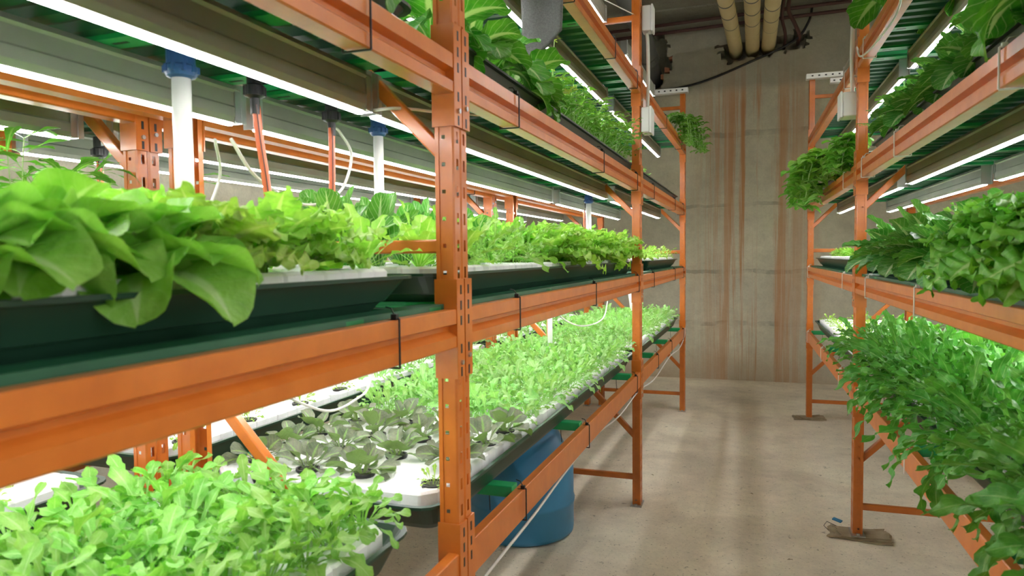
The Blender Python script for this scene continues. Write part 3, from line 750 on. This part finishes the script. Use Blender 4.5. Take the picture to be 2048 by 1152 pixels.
def P_trail(r, sz=1., n=8, down=.32, lf=.082, az0=0, spread=.9, lw=.72):
    # stems that climb a little and then hang over the tray edge
    mb = MB()
    for k in range(n):
        az = az0+r.uniform(-spread, spread); Ls = down*r.uniform(.7, 1.2)*sz; p = Vector((0, r.uniform(-.03, .03), 0)); pts = [p.copy()]; ns = 9
        for i in range(ns):
            el = radians(65-150*min(1, i/ns*1.7)+r.uniform(-8, 8)); d = Vector((cos(el)*cos(az), cos(el)*sin(az), sin(el))); p = p+d*Ls/ns; pts.append(p.copy())
            if i > 0:
                for q in range(3):
                    l = sz*lf*r.uniform(.6, 1.2)
                    leaf(mb, p, az+q*2.1+r.uniform(-.5, .5), r.uniform(10, 60), r.uniform(-60, -10), l, l*lw, .15, 'oval', .3, .03, 2, 7, 4, .05, None)
        mb.mat = 1; mb.tube(pts, sz*.0022, 5); mb.mat = 0
    return mb
VAR = {}
def variants(key, fn, mats, cnt, **kw):
    VAR[key] = []
    for i in range(cnt):
        VAR[key].append(fn(random.Random(i*17+len(key)*131), **kw).mesh(key, mats, True))
variants('butterhead_lettuce', P_butter, [M['butter']], 3)
variants('frilly_lettuce', P_frill, [M['frill']], 4)
variants('green_frilly_lettuce', P_frill, [M['frilldark']], 2, n=36)
variants('endive', P_endive, [M['frill']], 3)
variants('leafy_mustard', P_mizuna, [M['mizlight']], 3, sz=.55, n=16, droop=.8)
variants('bok_choy', P_paddle, [M['paddle']], 4)
variants('romaine_lettuce', P_wrinkle, [M['wrinkle']], 4)
variants('chard', P_chard, [M['chard']], 3)
variants('arugula_plant', P_arugula, [M['arugula']], 5)
variants('mizuna_plant', P_mizuna, [M['mizuna']], 5)
variants('young_mizuna', P_seed, [M['seed']], 6)
variants('purple_lettuce', P_purple, [M['purple']], 4)
variants('celery_plant', P_herb, [M['herb'], M['stem']], 3, n=14, hgt=.2, lf=.05, lw=.8, shape='spat', lob=(.4, 3))
variants('yellowing_herb', P_herb, [M['yellowleaf'], M['stem']], 2, n=12, hgt=.18, lf=.045, lw=.8, shape='spat', lob=(.4, 3))
variants('tomato_seedling', P_herb, [M['herb'], M['stem']], 2, n=9, hgt=.28, lf=.10, lw=.5, shape='spat', lob=(.5, 3))
variants('basil_plant', P_trail, [M['herb'], M['stem']], 3)
variants('trailing_herb', P_trail, [M['herb'], M['stem']], 2, lf=.05, down=.42, n=9, spread=.5)
variants('thin_herb_sprig', P_herb, [M['yellowleaf'], M['stem']], 1, n=2, hgt=.30, lf=.03, lw=.3)
variants('pale_seedling', P_seed, [M['frill']], 2, sz=.8)
pb = MB(); pb.lathe([(.020, -.02), (.0275, .001), (.0275, .005), (.0235, .005), (.0225, .001)], 16); POT = pb.mesh('net_pot', M['black'])
pb = MB(); pb.lathe([(.0225, -.001), (.018, .003), (.008, .005)], 12); SOIL = pb.mesh('growing_medium', M['soil'])
PR = random.Random(21)
def plant(key, rk, d, y, li, label, cat, group, sc=1., pot=False, rz=None, dz=0., tilt=(0, 0)):
    me = PR.choice(VAR[key]); rz = PR.uniform(0, 6.28) if rz is None else rz
    z = RT_Z(li)+.004+dz; loc = W(rk, d, y, z)
    if pot:
        o = empty(key, loc, 0, label=label, cat=cat, group=group)
        inst('leaves', me, o, (0, 0, 0), (tilt[0], tilt[1], rz), sc)
        inst('net_pot', POT, o, (0, 0, -.001), sc=1.2); inst('growing_medium', SOIL, o, (0, 0, .0), sc=1.2)['label'] = 'dark wet growing medium'
    else: o = inst(key, me, None, loc, (tilt[0], tilt[1], rz), sc, label=label, cat=cat, group=group)
    return o
ORD = ['nearest', 'second', 'third', 'fourth', 'fifth', 'sixth', 'seventh', 'eighth', 'ninth', 'tenth', 'eleventh', 'twelfth', 'thirteenth', 'fourteenth', 'fifteenth', 'sixteenth', 'seventeenth', 'eighteenth']
ROWN = {3: ('front', 'centre', 'rear'), 2: ('front', 'rear'), 4: ('front', 'second', 'third', 'rear'), 1: ('front',)}
def rows(key, rk, li, ys, ds, desc, cat, where, sc=(1, 1), jit=.015, pot=False, shared=None, skip=(), dz=0, tilt=None, rz=None):
    g = '%s in %s' % (desc, where)
    for a, d in enumerate(ds):
        for i, y in enumerate(ys):
            if (i, a) in skip: continue
            lab = shared or '%s, %s, %s row, %s' % (desc, ORD[i], ROWN[len(ds)][a], where)
            plant(key, rk, d+PR.uniform(-jit, jit), y+PR.uniform(-jit, jit), li, lab, cat, g, PR.uniform(*sc), pot, dz=dz, tilt=tilt or (PR.uniform(-.1, .1), PR.uniform(-.1, .1)), rz=rz)
def fr(a, b, st): return [a+st*i for i in range(int((b-a)/st+1.001))]

# --- left rack, lowest shelf
rows('arugula_plant', 'L', 0, fr(.06, 1.32, .094), [.15, .28, .41, .54, .67], 'arugula', 'plant', 'the near tray', (.85, 1.2), shared='bright green lobed arugula plant crowded in the lowest near tray of the left rack')
rows('purple_lettuce', 'L', 0, fr(1.63, 2.20, .175), [.14, .33, .52, .70], 'purple tinged round-leaved lettuce', 'lettuce', 'left lowest middle tray', (.98, 1.15), .025, True, skip={(0, 0)})
plant('pale_seedling', 'L', .115, 1.60, 0, 'tiny pale seedling alone in its black pot beside the near orange post', 'seedling', 'lone seedlings', .6, True)
plant('pale_seedling', 'L', .60, 1.54, 0, 'small pale seedling in a pot beside the near orange diagonal brace', 'seedling', 'lone seedlings', .8, True)
rows('young_mizuna', 'L', 0, fr(2.32, 4.21, .088), [.135, .235, .335, .435, .535, .635, .72], 'young mizuna', 'plant', 'the lowest middle tray', (1.0, 1.4), .025, shared='young pale green mizuna plant crowded in the lowest middle tray of the left rack')
rows('young_mizuna', 'L', 0, fr(4.54, 6.72, .12), [.135, .255, .375, .495, .615, .72], 'young mizuna', 'plant', 'the lowest far tray', (1.05, 1.45), .02, shared='young pale green mizuna plant crowded in the lowest far tray of the left rack')
# --- rear left rack, lowest shelf
rows('pale_seedling', 'B', 0, [.55, .85, 1.15, 1.75, 2.05, 2.35, 2.65], [.13, .34], 'small sparse seedling', 'seedling', 'rear rack lowest tray', (.7, .95), .02, True)
rows('young_mizuna', 'B', 0, fr(3.0, 4.2, .15), [.15, .30, .45], 'young mizuna', 'plant', 'the lowest rear rack tray', (1.3, 1.6), .02, shared='green leafy plant in the lowest middle tray of the rear left rack')
rows('young_mizuna', 'B', 0, fr(4.75, 6.6, .17), [.15, .32, .5], 'young mizuna', 'plant', 'the lowest far rear rack tray', (1.3, 1.7), .02, shared='green leafy plant in the lowest far tray of the rear left rack')
# --- left rack, middle shelf
T = 'left middle shelf'
rows('butterhead_lettuce', 'L', 1, [.36, .50, .62, .74], [.15, .36], 'round-leaved bright butterhead lettuce', 'lettuce', T+', near tray', (1.2, 1.35), .01)
rows('butterhead_lettuce', 'L', 1, [.6, .8], [.62], 'large pale green butterhead lettuce', 'lettuce', T+', near tray by the back', (1.55, 1.7), .01)
rows('frilly_lettuce', 'L', 1, [.90, 1.06, 1.22], [.17, .35], 'frilly yellow-green lettuce', 'lettuce', T+', near tray', (.95, 1.1), .012, skip={(2, 0)})
plant('frilly_lettuce', 'L', .2, 1.205, 1, 'frilly yellow-green lettuce with a low tuft, last before the endive on the near middle-shelf tray', 'lettuce', 'frilly lettuces', .98)
plant('endive', 'L', .17, 1.37, 1, 'curly pale endive with upright ribs at the end of the near middle-shelf tray', 'endive', 'endives', .78)
rows('endive', 'L', 1, [1.08, 1.32], [.6], 'curly pale endive', 'endive', T+', rear edge of near tray', (.5, .6))
rows('bok_choy', 'L', 1, fr(1.68, 2.6, .175), [.42, .62], 'upright bok choy with paddle leaves', 'plant', T+', middle tray', (.9, 1.06), .02)
rows('endive', 'L', 1, [1.64, 1.80], [.15], 'curly endive just beyond the near post', 'endive', T+', middle tray', (.8, .9))
rows('leafy_mustard', 'L', 1, [1.98, 2.16, 2.34, 2.52], [.16, .3], 'serrated green mustard with pale ribs', 'plant', T+', middle tray', (1.1, 1.3), tilt=(.1, .25), skip={(1, 1)})
rows('frilly_lettuce', 'L', 1, fr(2.72, 4.32, .178), [.15, .36, .58], 'frilly yellow-green lettuce of the dense mound', 'lettuce', T+', middle tray', (1.15, 1.3))
rows('basil_plant', 'L', 1, [2.55, 2.72], [.56], 'pale bushy basil', 'plant', T+', rear of middle tray', (.75, .85), dz=.08)
rows('pale_seedling', 'L', 1, fr(5.05, 6.6, .2), [.15, .35, .55], 'small leafy seedling', 'seedling', T+', far tray', (1.2, 1.6))
plant('bok_choy', 'L', .5, 5.15, 1, 'single taller round-leaved plant at the near end of the far middle-shelf tray', 'plant', 'single plants', .8)
# rear left rack, middle shelf
rows('tomato_seedling', 'B', 1, [.95, 1.25, 1.45], [.15, .4], 'dark leafy vine', 'plant', 'rear rack middle shelf', (1.0, 1.25), rz=None)
rows('yellowing_herb', 'B', 1, [1.8, 2.2, 2.6, 3.0, 3.4], [.2], 'low green herb', 'plant', 'rear rack middle shelf, middle tray', (.4, .5))
# --- left rack, upper shelf
T = 'left upper shelf'
rows('chard', 'L', 2, [.95, 1.22], [.2, .45], 'dark broad-leaved chard', 'plant', T+', near tray', (.75, .9))
rows('chard', 'L', 2, [1.72, 1.9, 2.1, 2.3], [.15, .42], 'broad-leaved drooping chard', 'plant', T+', middle tray', (.62, .8), tilt=(0, .15))
plant('romaine_lettuce', 'L', .14, 2.48, 2, 'dark wrinkled lettuce at the end of the drooping chard on the upper shelf', 'lettuce', 'romaine', .9)
plant('yellowing_herb', 'L', .16, 2.66, 2, 'yellowing leafy herb next to the drooping chard on the upper shelf', 'plant', 'yellow herbs', 1.)
rows('celery_plant', 'L', 2, fr(2.72, 4.25, .19), [.14, .36], 'bushy green celery', 'plant', T+', middle tray', (.85, 1.05))
plant('thin_herb_sprig', 'L', .16, 2.78, 2, 'thin bolted herb sprig rising above the celery on the upper shelf', 'plant', 'sprigs', 1.15, tilt=(.05, 0), rz=0.)
rows('celery_plant', 'L', 2, [4.75, 5.0, 5.3], [.2, .45], 'low celery', 'plant', T+', far tray', (.5, .65))
rows('trailing_herb', 'L', 3, [6.25, 6.5], [.12], 'trailing grey-green herb hanging over the beam', 'plant', 'left top shelf', (.95, 1.1), rz=.2)
rows('trailing_herb', 'L', 3, [6.68], [.07], 'longest trailing herb hanging down past the far post', 'plant', 'left top shelf', (1.25, 1.3), rz=.0)
# --- right rack, lowest shelf
T = 'the right rack'
SH = 'dark green serrated mizuna plant spilling out of the lowest trays of the right rack'
for y in fr(.95, 4.0, .17):
    for d in (.12, .30, .50, .68):
        if 1.25 < y < 1.48 and d > .3: continue
        k = PR.uniform(.95, 1.2)*(1.0 if y < 3.4 else .9)
        plant('mizuna_plant', 'R', d, y+PR.uniform(-.03, .03), 0, SH, 'plant', 'mizuna plants in the right rack', k, tilt=(PR.uniform(-.15, .15), -.28 if d < .2 else -.08))
rows('mizuna_plant', 'R', 0, [4.35, 4.6], [.12, .34], 'thin serrated mizuna just behind the near right post', 'plant', 'right lowest far tray', (.75, .9), tilt=(0, -.2))
rows('pale_seedling', 'R', 0, fr(4.9, 6.5, .22), [.15, .38, .6], 'small pale seedling', 'seedling', 'right lowest far tray', (.9, 1.2))
# --- right rack, middle shelf
rows('green_frilly_lettuce', 'R', 1, [1.48, 1.66, 1.84, 2.02], [.07, .32], 'dense frilly green lettuce', 'lettuce', 'right middle shelf', (1.2, 1.35), tilt=(0, -.2))
rows('leafy_mustard', 'R', 1, [2.3, 2.5], [.06], 'serrated mustard hanging over the tray edge', 'plant', 'right middle shelf', (.9, 1.05), tilt=(0, -.9), rz=3.1)
rows('romaine_lettuce', 'R', 1, fr(2.22, 3.9, .19), [.10, .32, .54], 'wrinkled dark green romaine lettuce', 'lettuce', 'right middle shelf', (1.0, 1.2), tilt=(0, -.15))
rows('bok_choy', 'R', 1, [1.9, 2.15], [.6], 'tall paddle-leaved plant behind the lettuces', 'plant', 'right middle shelf', (1.2, 1.3))
rows('frilly_lettuce', 'R', 1, fr(4.4, 6.4, .22), [.2, .42, .6], 'small pale lettuce', 'lettuce', 'right far middle-shelf tray', (.42, .52))
# --- right rack, upper shelf
T = 'right upper shelf'
rows('chard', 'R', 2, [1.78], [.10, .38], 'very broad-leaved pale green chard', 'plant', T, (.9, 1.0), tilt=(0, -.1))
rows('romaine_lettuce', 'R', 2, fr(2.05, 3.5, .2), [.12, .36, .58], 'wrinkled romaine lettuce with pale ribs', 'lettuce', T, (.85, 1.0), tilt=(0, -.1))
rows('celery_plant', 'R', 2, [3.6, 3.8], [.15, .4], 'small-leaved green herb', 'plant', T, (.8, .95))
rows('basil_plant', 'R', 2, [4.35, 4.6, 4.9], [.10], 'basil trailing over the beam', 'plant', T+', far tray', (.9, 1.0), rz=3.14, dz=.02)
rows('basil_plant', 'R', 2, [5.25, 5.55], [.04], 'basil hanging lowest over the aisle', 'plant', T+', far tray', (1.45, 1.6), rz=3.14, dz=.0)
rows('celery_plant', 'R', 2, [5.6, 6.0, 6.4], [.25], 'low herb', 'plant', T+', far end of tray', (.5, .6))
rows('chard', 'R', 3, [3.25, 3.55], [.08], 'broad round-leaved plant hanging down by the right post', 'plant', 'right top shelf', (.95, 1.05), rz=3.2, tilt=(0, -.45))

# ------------------------------------------------------------------ pipes, hoses, cables, boxes
def rkobj(name, rk, d, y, z, **kw): return empty(name, W(rk, d, y, z), RK[rk][2], **kw)
def drain(x, y, z0, z1, r, lab, lean=(0, 0), nut=True):
    o = empty('drain_pipe', (x, y, z0), label=lab, cat='pipe', group='white drain pipes'); h = z1-z0
    mb = MB(); mb.tube([(0, 0, 0), (lean[0], lean[1], h)], r, 20); mb.build('pipe_tube', M['pvc'], o, True)
    if nut:
        mb = MB(); mb.lathe([(r*1.05, h-.012), (r*1.5, h-.008), (r*1.75, h+.002), (r*1.75, h+.010), (r*1.5, h+.014), (r*1.5, h+.05)], 20, (lean[0], lean[1], 0))
        for k in range(10):
            a = k*pi/5; mb.box((lean[0]+r*1.6*cos(a)-.004, lean[1]+r*1.6*sin(a)-.004, h-.002), (lean[0]+r*1.6*cos(a)+.004, lean[1]+r*1.6*sin(a)+.004, h+.012))
        mb.build('pipe_nut', M['bluefit'], o)
drain(-1.08, 1.128, RT_Z(1)-.05, 1.905, .0185, 'thickest white drain pipe with a blue nut, left of the orange hoses')
drain(-1.05, 1.865, RT_Z(1)-.05, 1.905, .015, 'white drain pipe with a blue nut left of the near orange post')
drain(-1.05, 4.80, RT_Z(1)-.05, 1.905, .019, 'white drain pipe rising from the mound of frilly lettuce')
drain(-1.05, 3.77, RT_Z(0)-.02, 1.31, .014, 'short white pipe standing among the young mizuna', nut=False)
drain(-.93, 6.10, RT_Z(0)-.02, 1.32, .02, 'leaning white pipe behind the second orange post', (-.05, 0), False)
drain(1.0, 3.985, RT_Z(2)+.0, 2.475, .019, 'white pipe with a blue nut over the upper shelf of the right rack')
def hose(pts, lab, top):
    o = empty('orange_hose', pts[0], label=lab, cat='hose', group='orange fabric hoses'); b = Vector(pts[0])
    P = smooth_pts([Vector(p)-b for p in pts])
    mb = MB(); mb.tube(P, .0125, 14, flat=.55); mb.build('hose_tube', M['hose'], o, True)
    mb = MB(); mb.tube([p+Vector((.009, -.0095, 0)) for p in P], .0016, 6); o2 = mb.build('stripe', M['hoseline'], o); o2['label'] = 'dark stripe'
    mb = MB(); t = Vector(top)-b; mb.lathe([(.010, -.04), (.011, -.005), (.022, 0), (.022, .022), (.017, .026), (.017, .06)], 16, t)
    for k in range(8):
        a = k*pi/4; mb.box((t.x+.021*cos(a)-.003, t.y+.021*sin(a)-.003, t.z+.001), (t.x+.021*cos(a)+.003, t.y+.021*sin(a)+.003, t.z+.021))
    mb.build('hose_fitting', M['black'], o)
hose([(-1.05, 1.315, 1.875), (-1.05, 1.325, 1.80), (-1.05, 1.345, 1.70), (-1.05, 1.372, 1.52)], 'orange hose slanting down into the lettuces, left one of two', (-1.05, 1.312, 1.895))
hose([(-1.05, 1.617, 1.875), (-1.05, 1.615, 1.79), (-1.05, 1.612, 1.70), (-1.05, 1.60, 1.52)], 'straight orange hose beside the looping white cable, right one of two', (-1.05, 1.617, 1.895))
hose([(-2.0, 1.73, 1.85), (-2.0, 1.73, 1.75), (-2.0, 1.73, 1.60), (-2.0, 1.73, 1.5)], 'short orange hose with a black fitting on the rear left rack', (-2.0, 1.73, 1.87))
hose([(-1.2, 5.32, 1.885), (-1.2, 5.32, 1.75), (-1.2, 5.32, 1.60), (-1.2, 5.32, 1.5)], 'far orange hose above the frilly lettuce mound', (-1.2, 5.32, 1.90))
hose([(-1.12, 3.98, 1.32), (-1.12, 3.98, 1.2), (-1.12, 3.98, 1.05), (-1.12, 3.98, .96)], 'orange hose coming down among the young mizuna', (-1.12, 3.98, 1.34))
def cable(name, pts, r, m_, lab, cat='cable'):
    mb = MB(); mb.tube(smooth_pts(pts), r, 8); return mb.build(name, m_, None, True, label=lab, cat=cat)
cable('white_cable', [(-1.10, 1.29, 1.80), (-1.10, 1.351, 1.737), (-1.10, 1.421, 1.703), (-1.10, 1.54, 1.671), (-1.09, 1.63, 1.681), (-1.09, 1.73, 1.731), (-1.09, 1.778, 1.829), (-1.10, 1.736, 1.887), (-1.10, 1.705, 1.896)], .0042, M['cable'], 'white cable hanging in a wide loop between the two orange hoses')
cable('white_cable', [(-1.14, 1.285, 1.80), (-1.20, 1.366, 1.732), (-1.20, 1.316, 1.633), (-1.2, 1.27, 1.56)], .0036, M['cable'], 'thin white cable dropping straight into the lettuce behind')
cable('white_cable', [(-1.2, 1.55, 1.18), (-1.2, 1.658, 1.12), (-1.2, 1.806, 1.064), (-1.2, 1.949, 1.069), (-1.2, 2.045, 1.109), (-1.2, 2.1, 1.30)], .0042, M['cable'], 'white cable hanging below the middle shelf over the purple lettuces')
cable('white_cable', [(-1.0, 3.6, 1.30), (-1.0, 3.87, 1.168), (-1.0, 4.386, 1.074), (-1.0, 5.01, 1.061), (-1.0, 5.204, 1.161), (-1.0, 5.22, 1.31)], .005, M['cable'], 'white cable hanging in a loop over the young mizuna near the second post')
cable('white_cable', [(-.86, 1.50, 1.885), (-.80, 1.52, 1.89), (-.76, 1.66, 1.905), (-.72, 1.85, 1.93)], .004, M['cable'], 'pale cable leading from the front grow light towards the beam')
cable('white_cable', [(-.655, .9, .72), (-.655, 1.40, .665), (-.652, 1.688, .683), (-.648, 2.112, .691), (-.645, 2.48, .710), (-.64, 3.024, .722), (-.635, 3.648, .678), (-.62, 4.25, .70), (-.61, 4.9, .657), (-.595, 5.8, .69), (-.58, 6.5, .67), (-.565, 6.85, .735), (-.56, 6.9, .84)], .0045, M['cable'], 'long white cable sagging along the lowest front beam of the left rack')
cable('white_cable', [(.552, 2.9, 2.60), (.552, 3.036, 2.484), (.552, 3.176, 2.462), (.55, 3.447, 2.472), (.545, 3.774, 2.495), (.54, 3.958, 2.53), (.54, 4.05, 2.60)], .005, M['cable'], 'white cable sagging from the top beam of the right rack')
cable('white_cable', [(-.78, 3.75, 2.93), (-.70, 3.95, 2.93), (-.64, 4.22, 2.96)], .003, M['cable'], 'thin cable from the top grow light to the second left post')
def jbox(x, y, z, side, lab, s=(.085, .11, .12), top=None):
    # side = direction into the aisle
    o = empty('junction_box', (x, y, z), label=lab, cat='box', group='white junction boxes')
    mb = MB(); mb.box((0, -s[1]/2, -s[2]/2), (side*s[0], s[1]/2, s[2]/2)); bev(mb.build('box_body', M['white'], o), .008, 3)
    mb = MB(); mb.box((side*s[0], -s[1]/2-.004, -s[2]/2-.004), (side*(s[0]+.012), s[1]/2+.004, s[2]/2+.004)); bev(mb.build('lid', M['white'], o), .004)
    if top:
        mb = MB(); mb.tube(smooth_pts([(side*.03, 0, s[2]/2), (side*.035, 0, s[2]/2+.2), (side*.03, .01, s[2]/2+.4), (side*.025, 0, top-z)]), .011, 10); mb.build('conduit', M['pvc'], o, True)
jbox(-.600, 4.27, 2.335, 1, 'white junction box on the second post of the left rack', (.05, .13, .15), 2.86)
jbox(-.600, 4.28, 2.94, 1, 'grey-white switch box high on the second post of the left rack', (.055, .09, .15))
jbox(.566, 4.16, 2.32, -1, 'white junction box on the near post of the right rack', (.085, .12, .13), 2.95)

# towel over the top beam
def towel_():
    o = empty('towel', W('L', 0, 2.42, 2.36), RK['L'][2], label='dark grey towel hanging from the top beam of the left rack', cat='towel')
    mb = MB(); nx, nz = 16, 26; g = []
    wd, h = .17, .40
    for side in (0, 1):
        g = []
        for j in range(nz+1):
            t = j/nz; row = []
            for i in range(nx+1):
                s = i/nx; z = .28-t*h*(.80+.2*min(1, s*1.6)); y = (s-.5)*wd*(1-.12*t)
                x = .018+.008*sin(s*9+t*2)+.012*t*sin(s*5+1)+.008*side+.010*cos(t*5)
                row.append(mb.add((-y-.06, -x*.6, z)))
            g.append(row)
        for j in range(nz):
            for i in range(nx): mb.face((g[j][i], g[j][i+1], g[j+1][i+1], g[j+1][i]))
    c = mb.build('cloth', M['towel'], o, True); sd = c.modifiers.new('thick', 'SOLIDIFY'); sd.thickness = .004
    mb = MB(); q = [mb.add(p) for p in ((-.10, -.04, .165), (-.065, -.042, .168), (-.063, -.044, .13), (-.075, -.046, .115), (-.095, -.044, .125))]; mb.face(q)
    q2 = [mb.add((mb.v[k][0], mb.v[k][1]-.002, mb.v[k][2])) for k in q]; mb.face(q2[::-1])
    for k in range(5): mb.face((q[k], q[(k+1) % 5], q2[(k+1) % 5], q2[k]))
    mb.build('tag', M['white'], o)
towel_()

# blue drum under the lowest shelf
o = empty('blue_drum', (-1.19, 3.66, 0), label='large blue plastic drum standing under the lowest shelf of the left rack', cat='drum')
mb = MB(); mb.lathe([(.265, 0), (.287, .012), (.29, .03), (.29, .165), (.296, .175), (.296, .19), (.29, .20), (.29, .345), (.287, .38), (.272, .42), (.25, .46), (.215, .54), (.17, .60), (.10, .63)], 48)
mb.build('drum_body', M['blue'], o, True)
mb = MB(); mb.lathe([(.10, .625), (.105, .63), (.105, .665), (.095, .672)], 32); mb.build('cap', M['bluefit'], o)
# boards under the right posts
def pad(x, y, rz, lab, blue, sc=1.):
    o = empty('board_pad', (x, y, 0), rz, label=lab, cat='board'); rnd = random.Random(int(y*10))
    for k in range(3):
        mb = MB(); n = 7; g = []; a = .15*sc-.012*k; b = .085*sc-.008*k
        for i in range(n+1):
            row = []
            for j in range(n+1):
                u, v = i/n*2-1, j/n*2-1; z = .002+.0065*k+.006*abs(u)**3*(1+.6*sin(v*3+k))+rnd.uniform(-.001, .001)
                row.append(mb.add((u*a*(1+.06*sin(v*5+k))+.008*k, v*b*(1+.08*sin(u*4+k*2)), z)))
            g.append(row)
        for i in range(n):
            for j in range(n): mb.face((g[i][j], g[i+1][j], g[i+1][j+1], g[i][j+1]))
        c = mb.build('board_layer', M['card'], o); c.rotation_euler.z = .12*k; sd = c.modifiers.new('thick', 'SOLIDIFY'); sd.thickness = .0045; sd.offset = 1
    if blue:
        mb = MB(); mb.box((-.16, .03, .014), (-.11, .058, .022)); c = bev(mb.build('blue_tape', M['blue'], o), .003); c.rotation_euler = (.1, .15, -.35)
        mb = MB(); mb.tube([(-.11, .05, .02), (-.16, .06, .035), (-.175, .03, .02), (-.15, -.01, .012)], .0018, 5); mb.build('wire', M['black'], o)
pad(.585, 4.085, -.12, 'crumpled brown board under the near post of the right rack, with a scrap of blue', True)
pad(.555, 6.90, .1, 'crumpled brown board under the far post of the right rack', False, .9)
# leaf scraps on the floor
SC = random.Random(4); sc_ = MB(); leaf(sc_, (0, 0, .004), 0, 8, -8, .035, .016, .1, 'oval', .2, .05, 2, 7, 4); SCM = sc_.mesh('leaf_scrap', M['herb'], True)
sc2 = MB(); leaf(sc2, (0, 0, .004), 0, 8, -8, .03, .014, .1, 'oval', .2, .08, 2, 7, 4); SCB = sc2.mesh('leaf_scrap', M['card'], True)
for k, (x, y, g, lab) in enumerate(((-.27, 2.83, 1, 'green leaf scrap on the floor in front of the dark band'), (.44, 3.35, 1, 'green leaf scrap on the floor near the right post'), (-.60, 4.80, 0, 'brown leaf scrap on the floor by the second left post'),
                                    (-.80, 4.75, 0, 'brown leaf scrap on the floor under the lowest brace'), (.20, 3.65, 0, 'dry leaf scrap in the middle of the aisle'), (.05, 4.6, 0, 'dry leaf scrap further down the aisle'))):
    inst('leaf_scrap', SCM if g else SCB, None, (x, y, 0), (0, 0, SC.uniform(0, 6)), 1.0, label=lab, cat='leaf', group='leaf scraps on the floor')
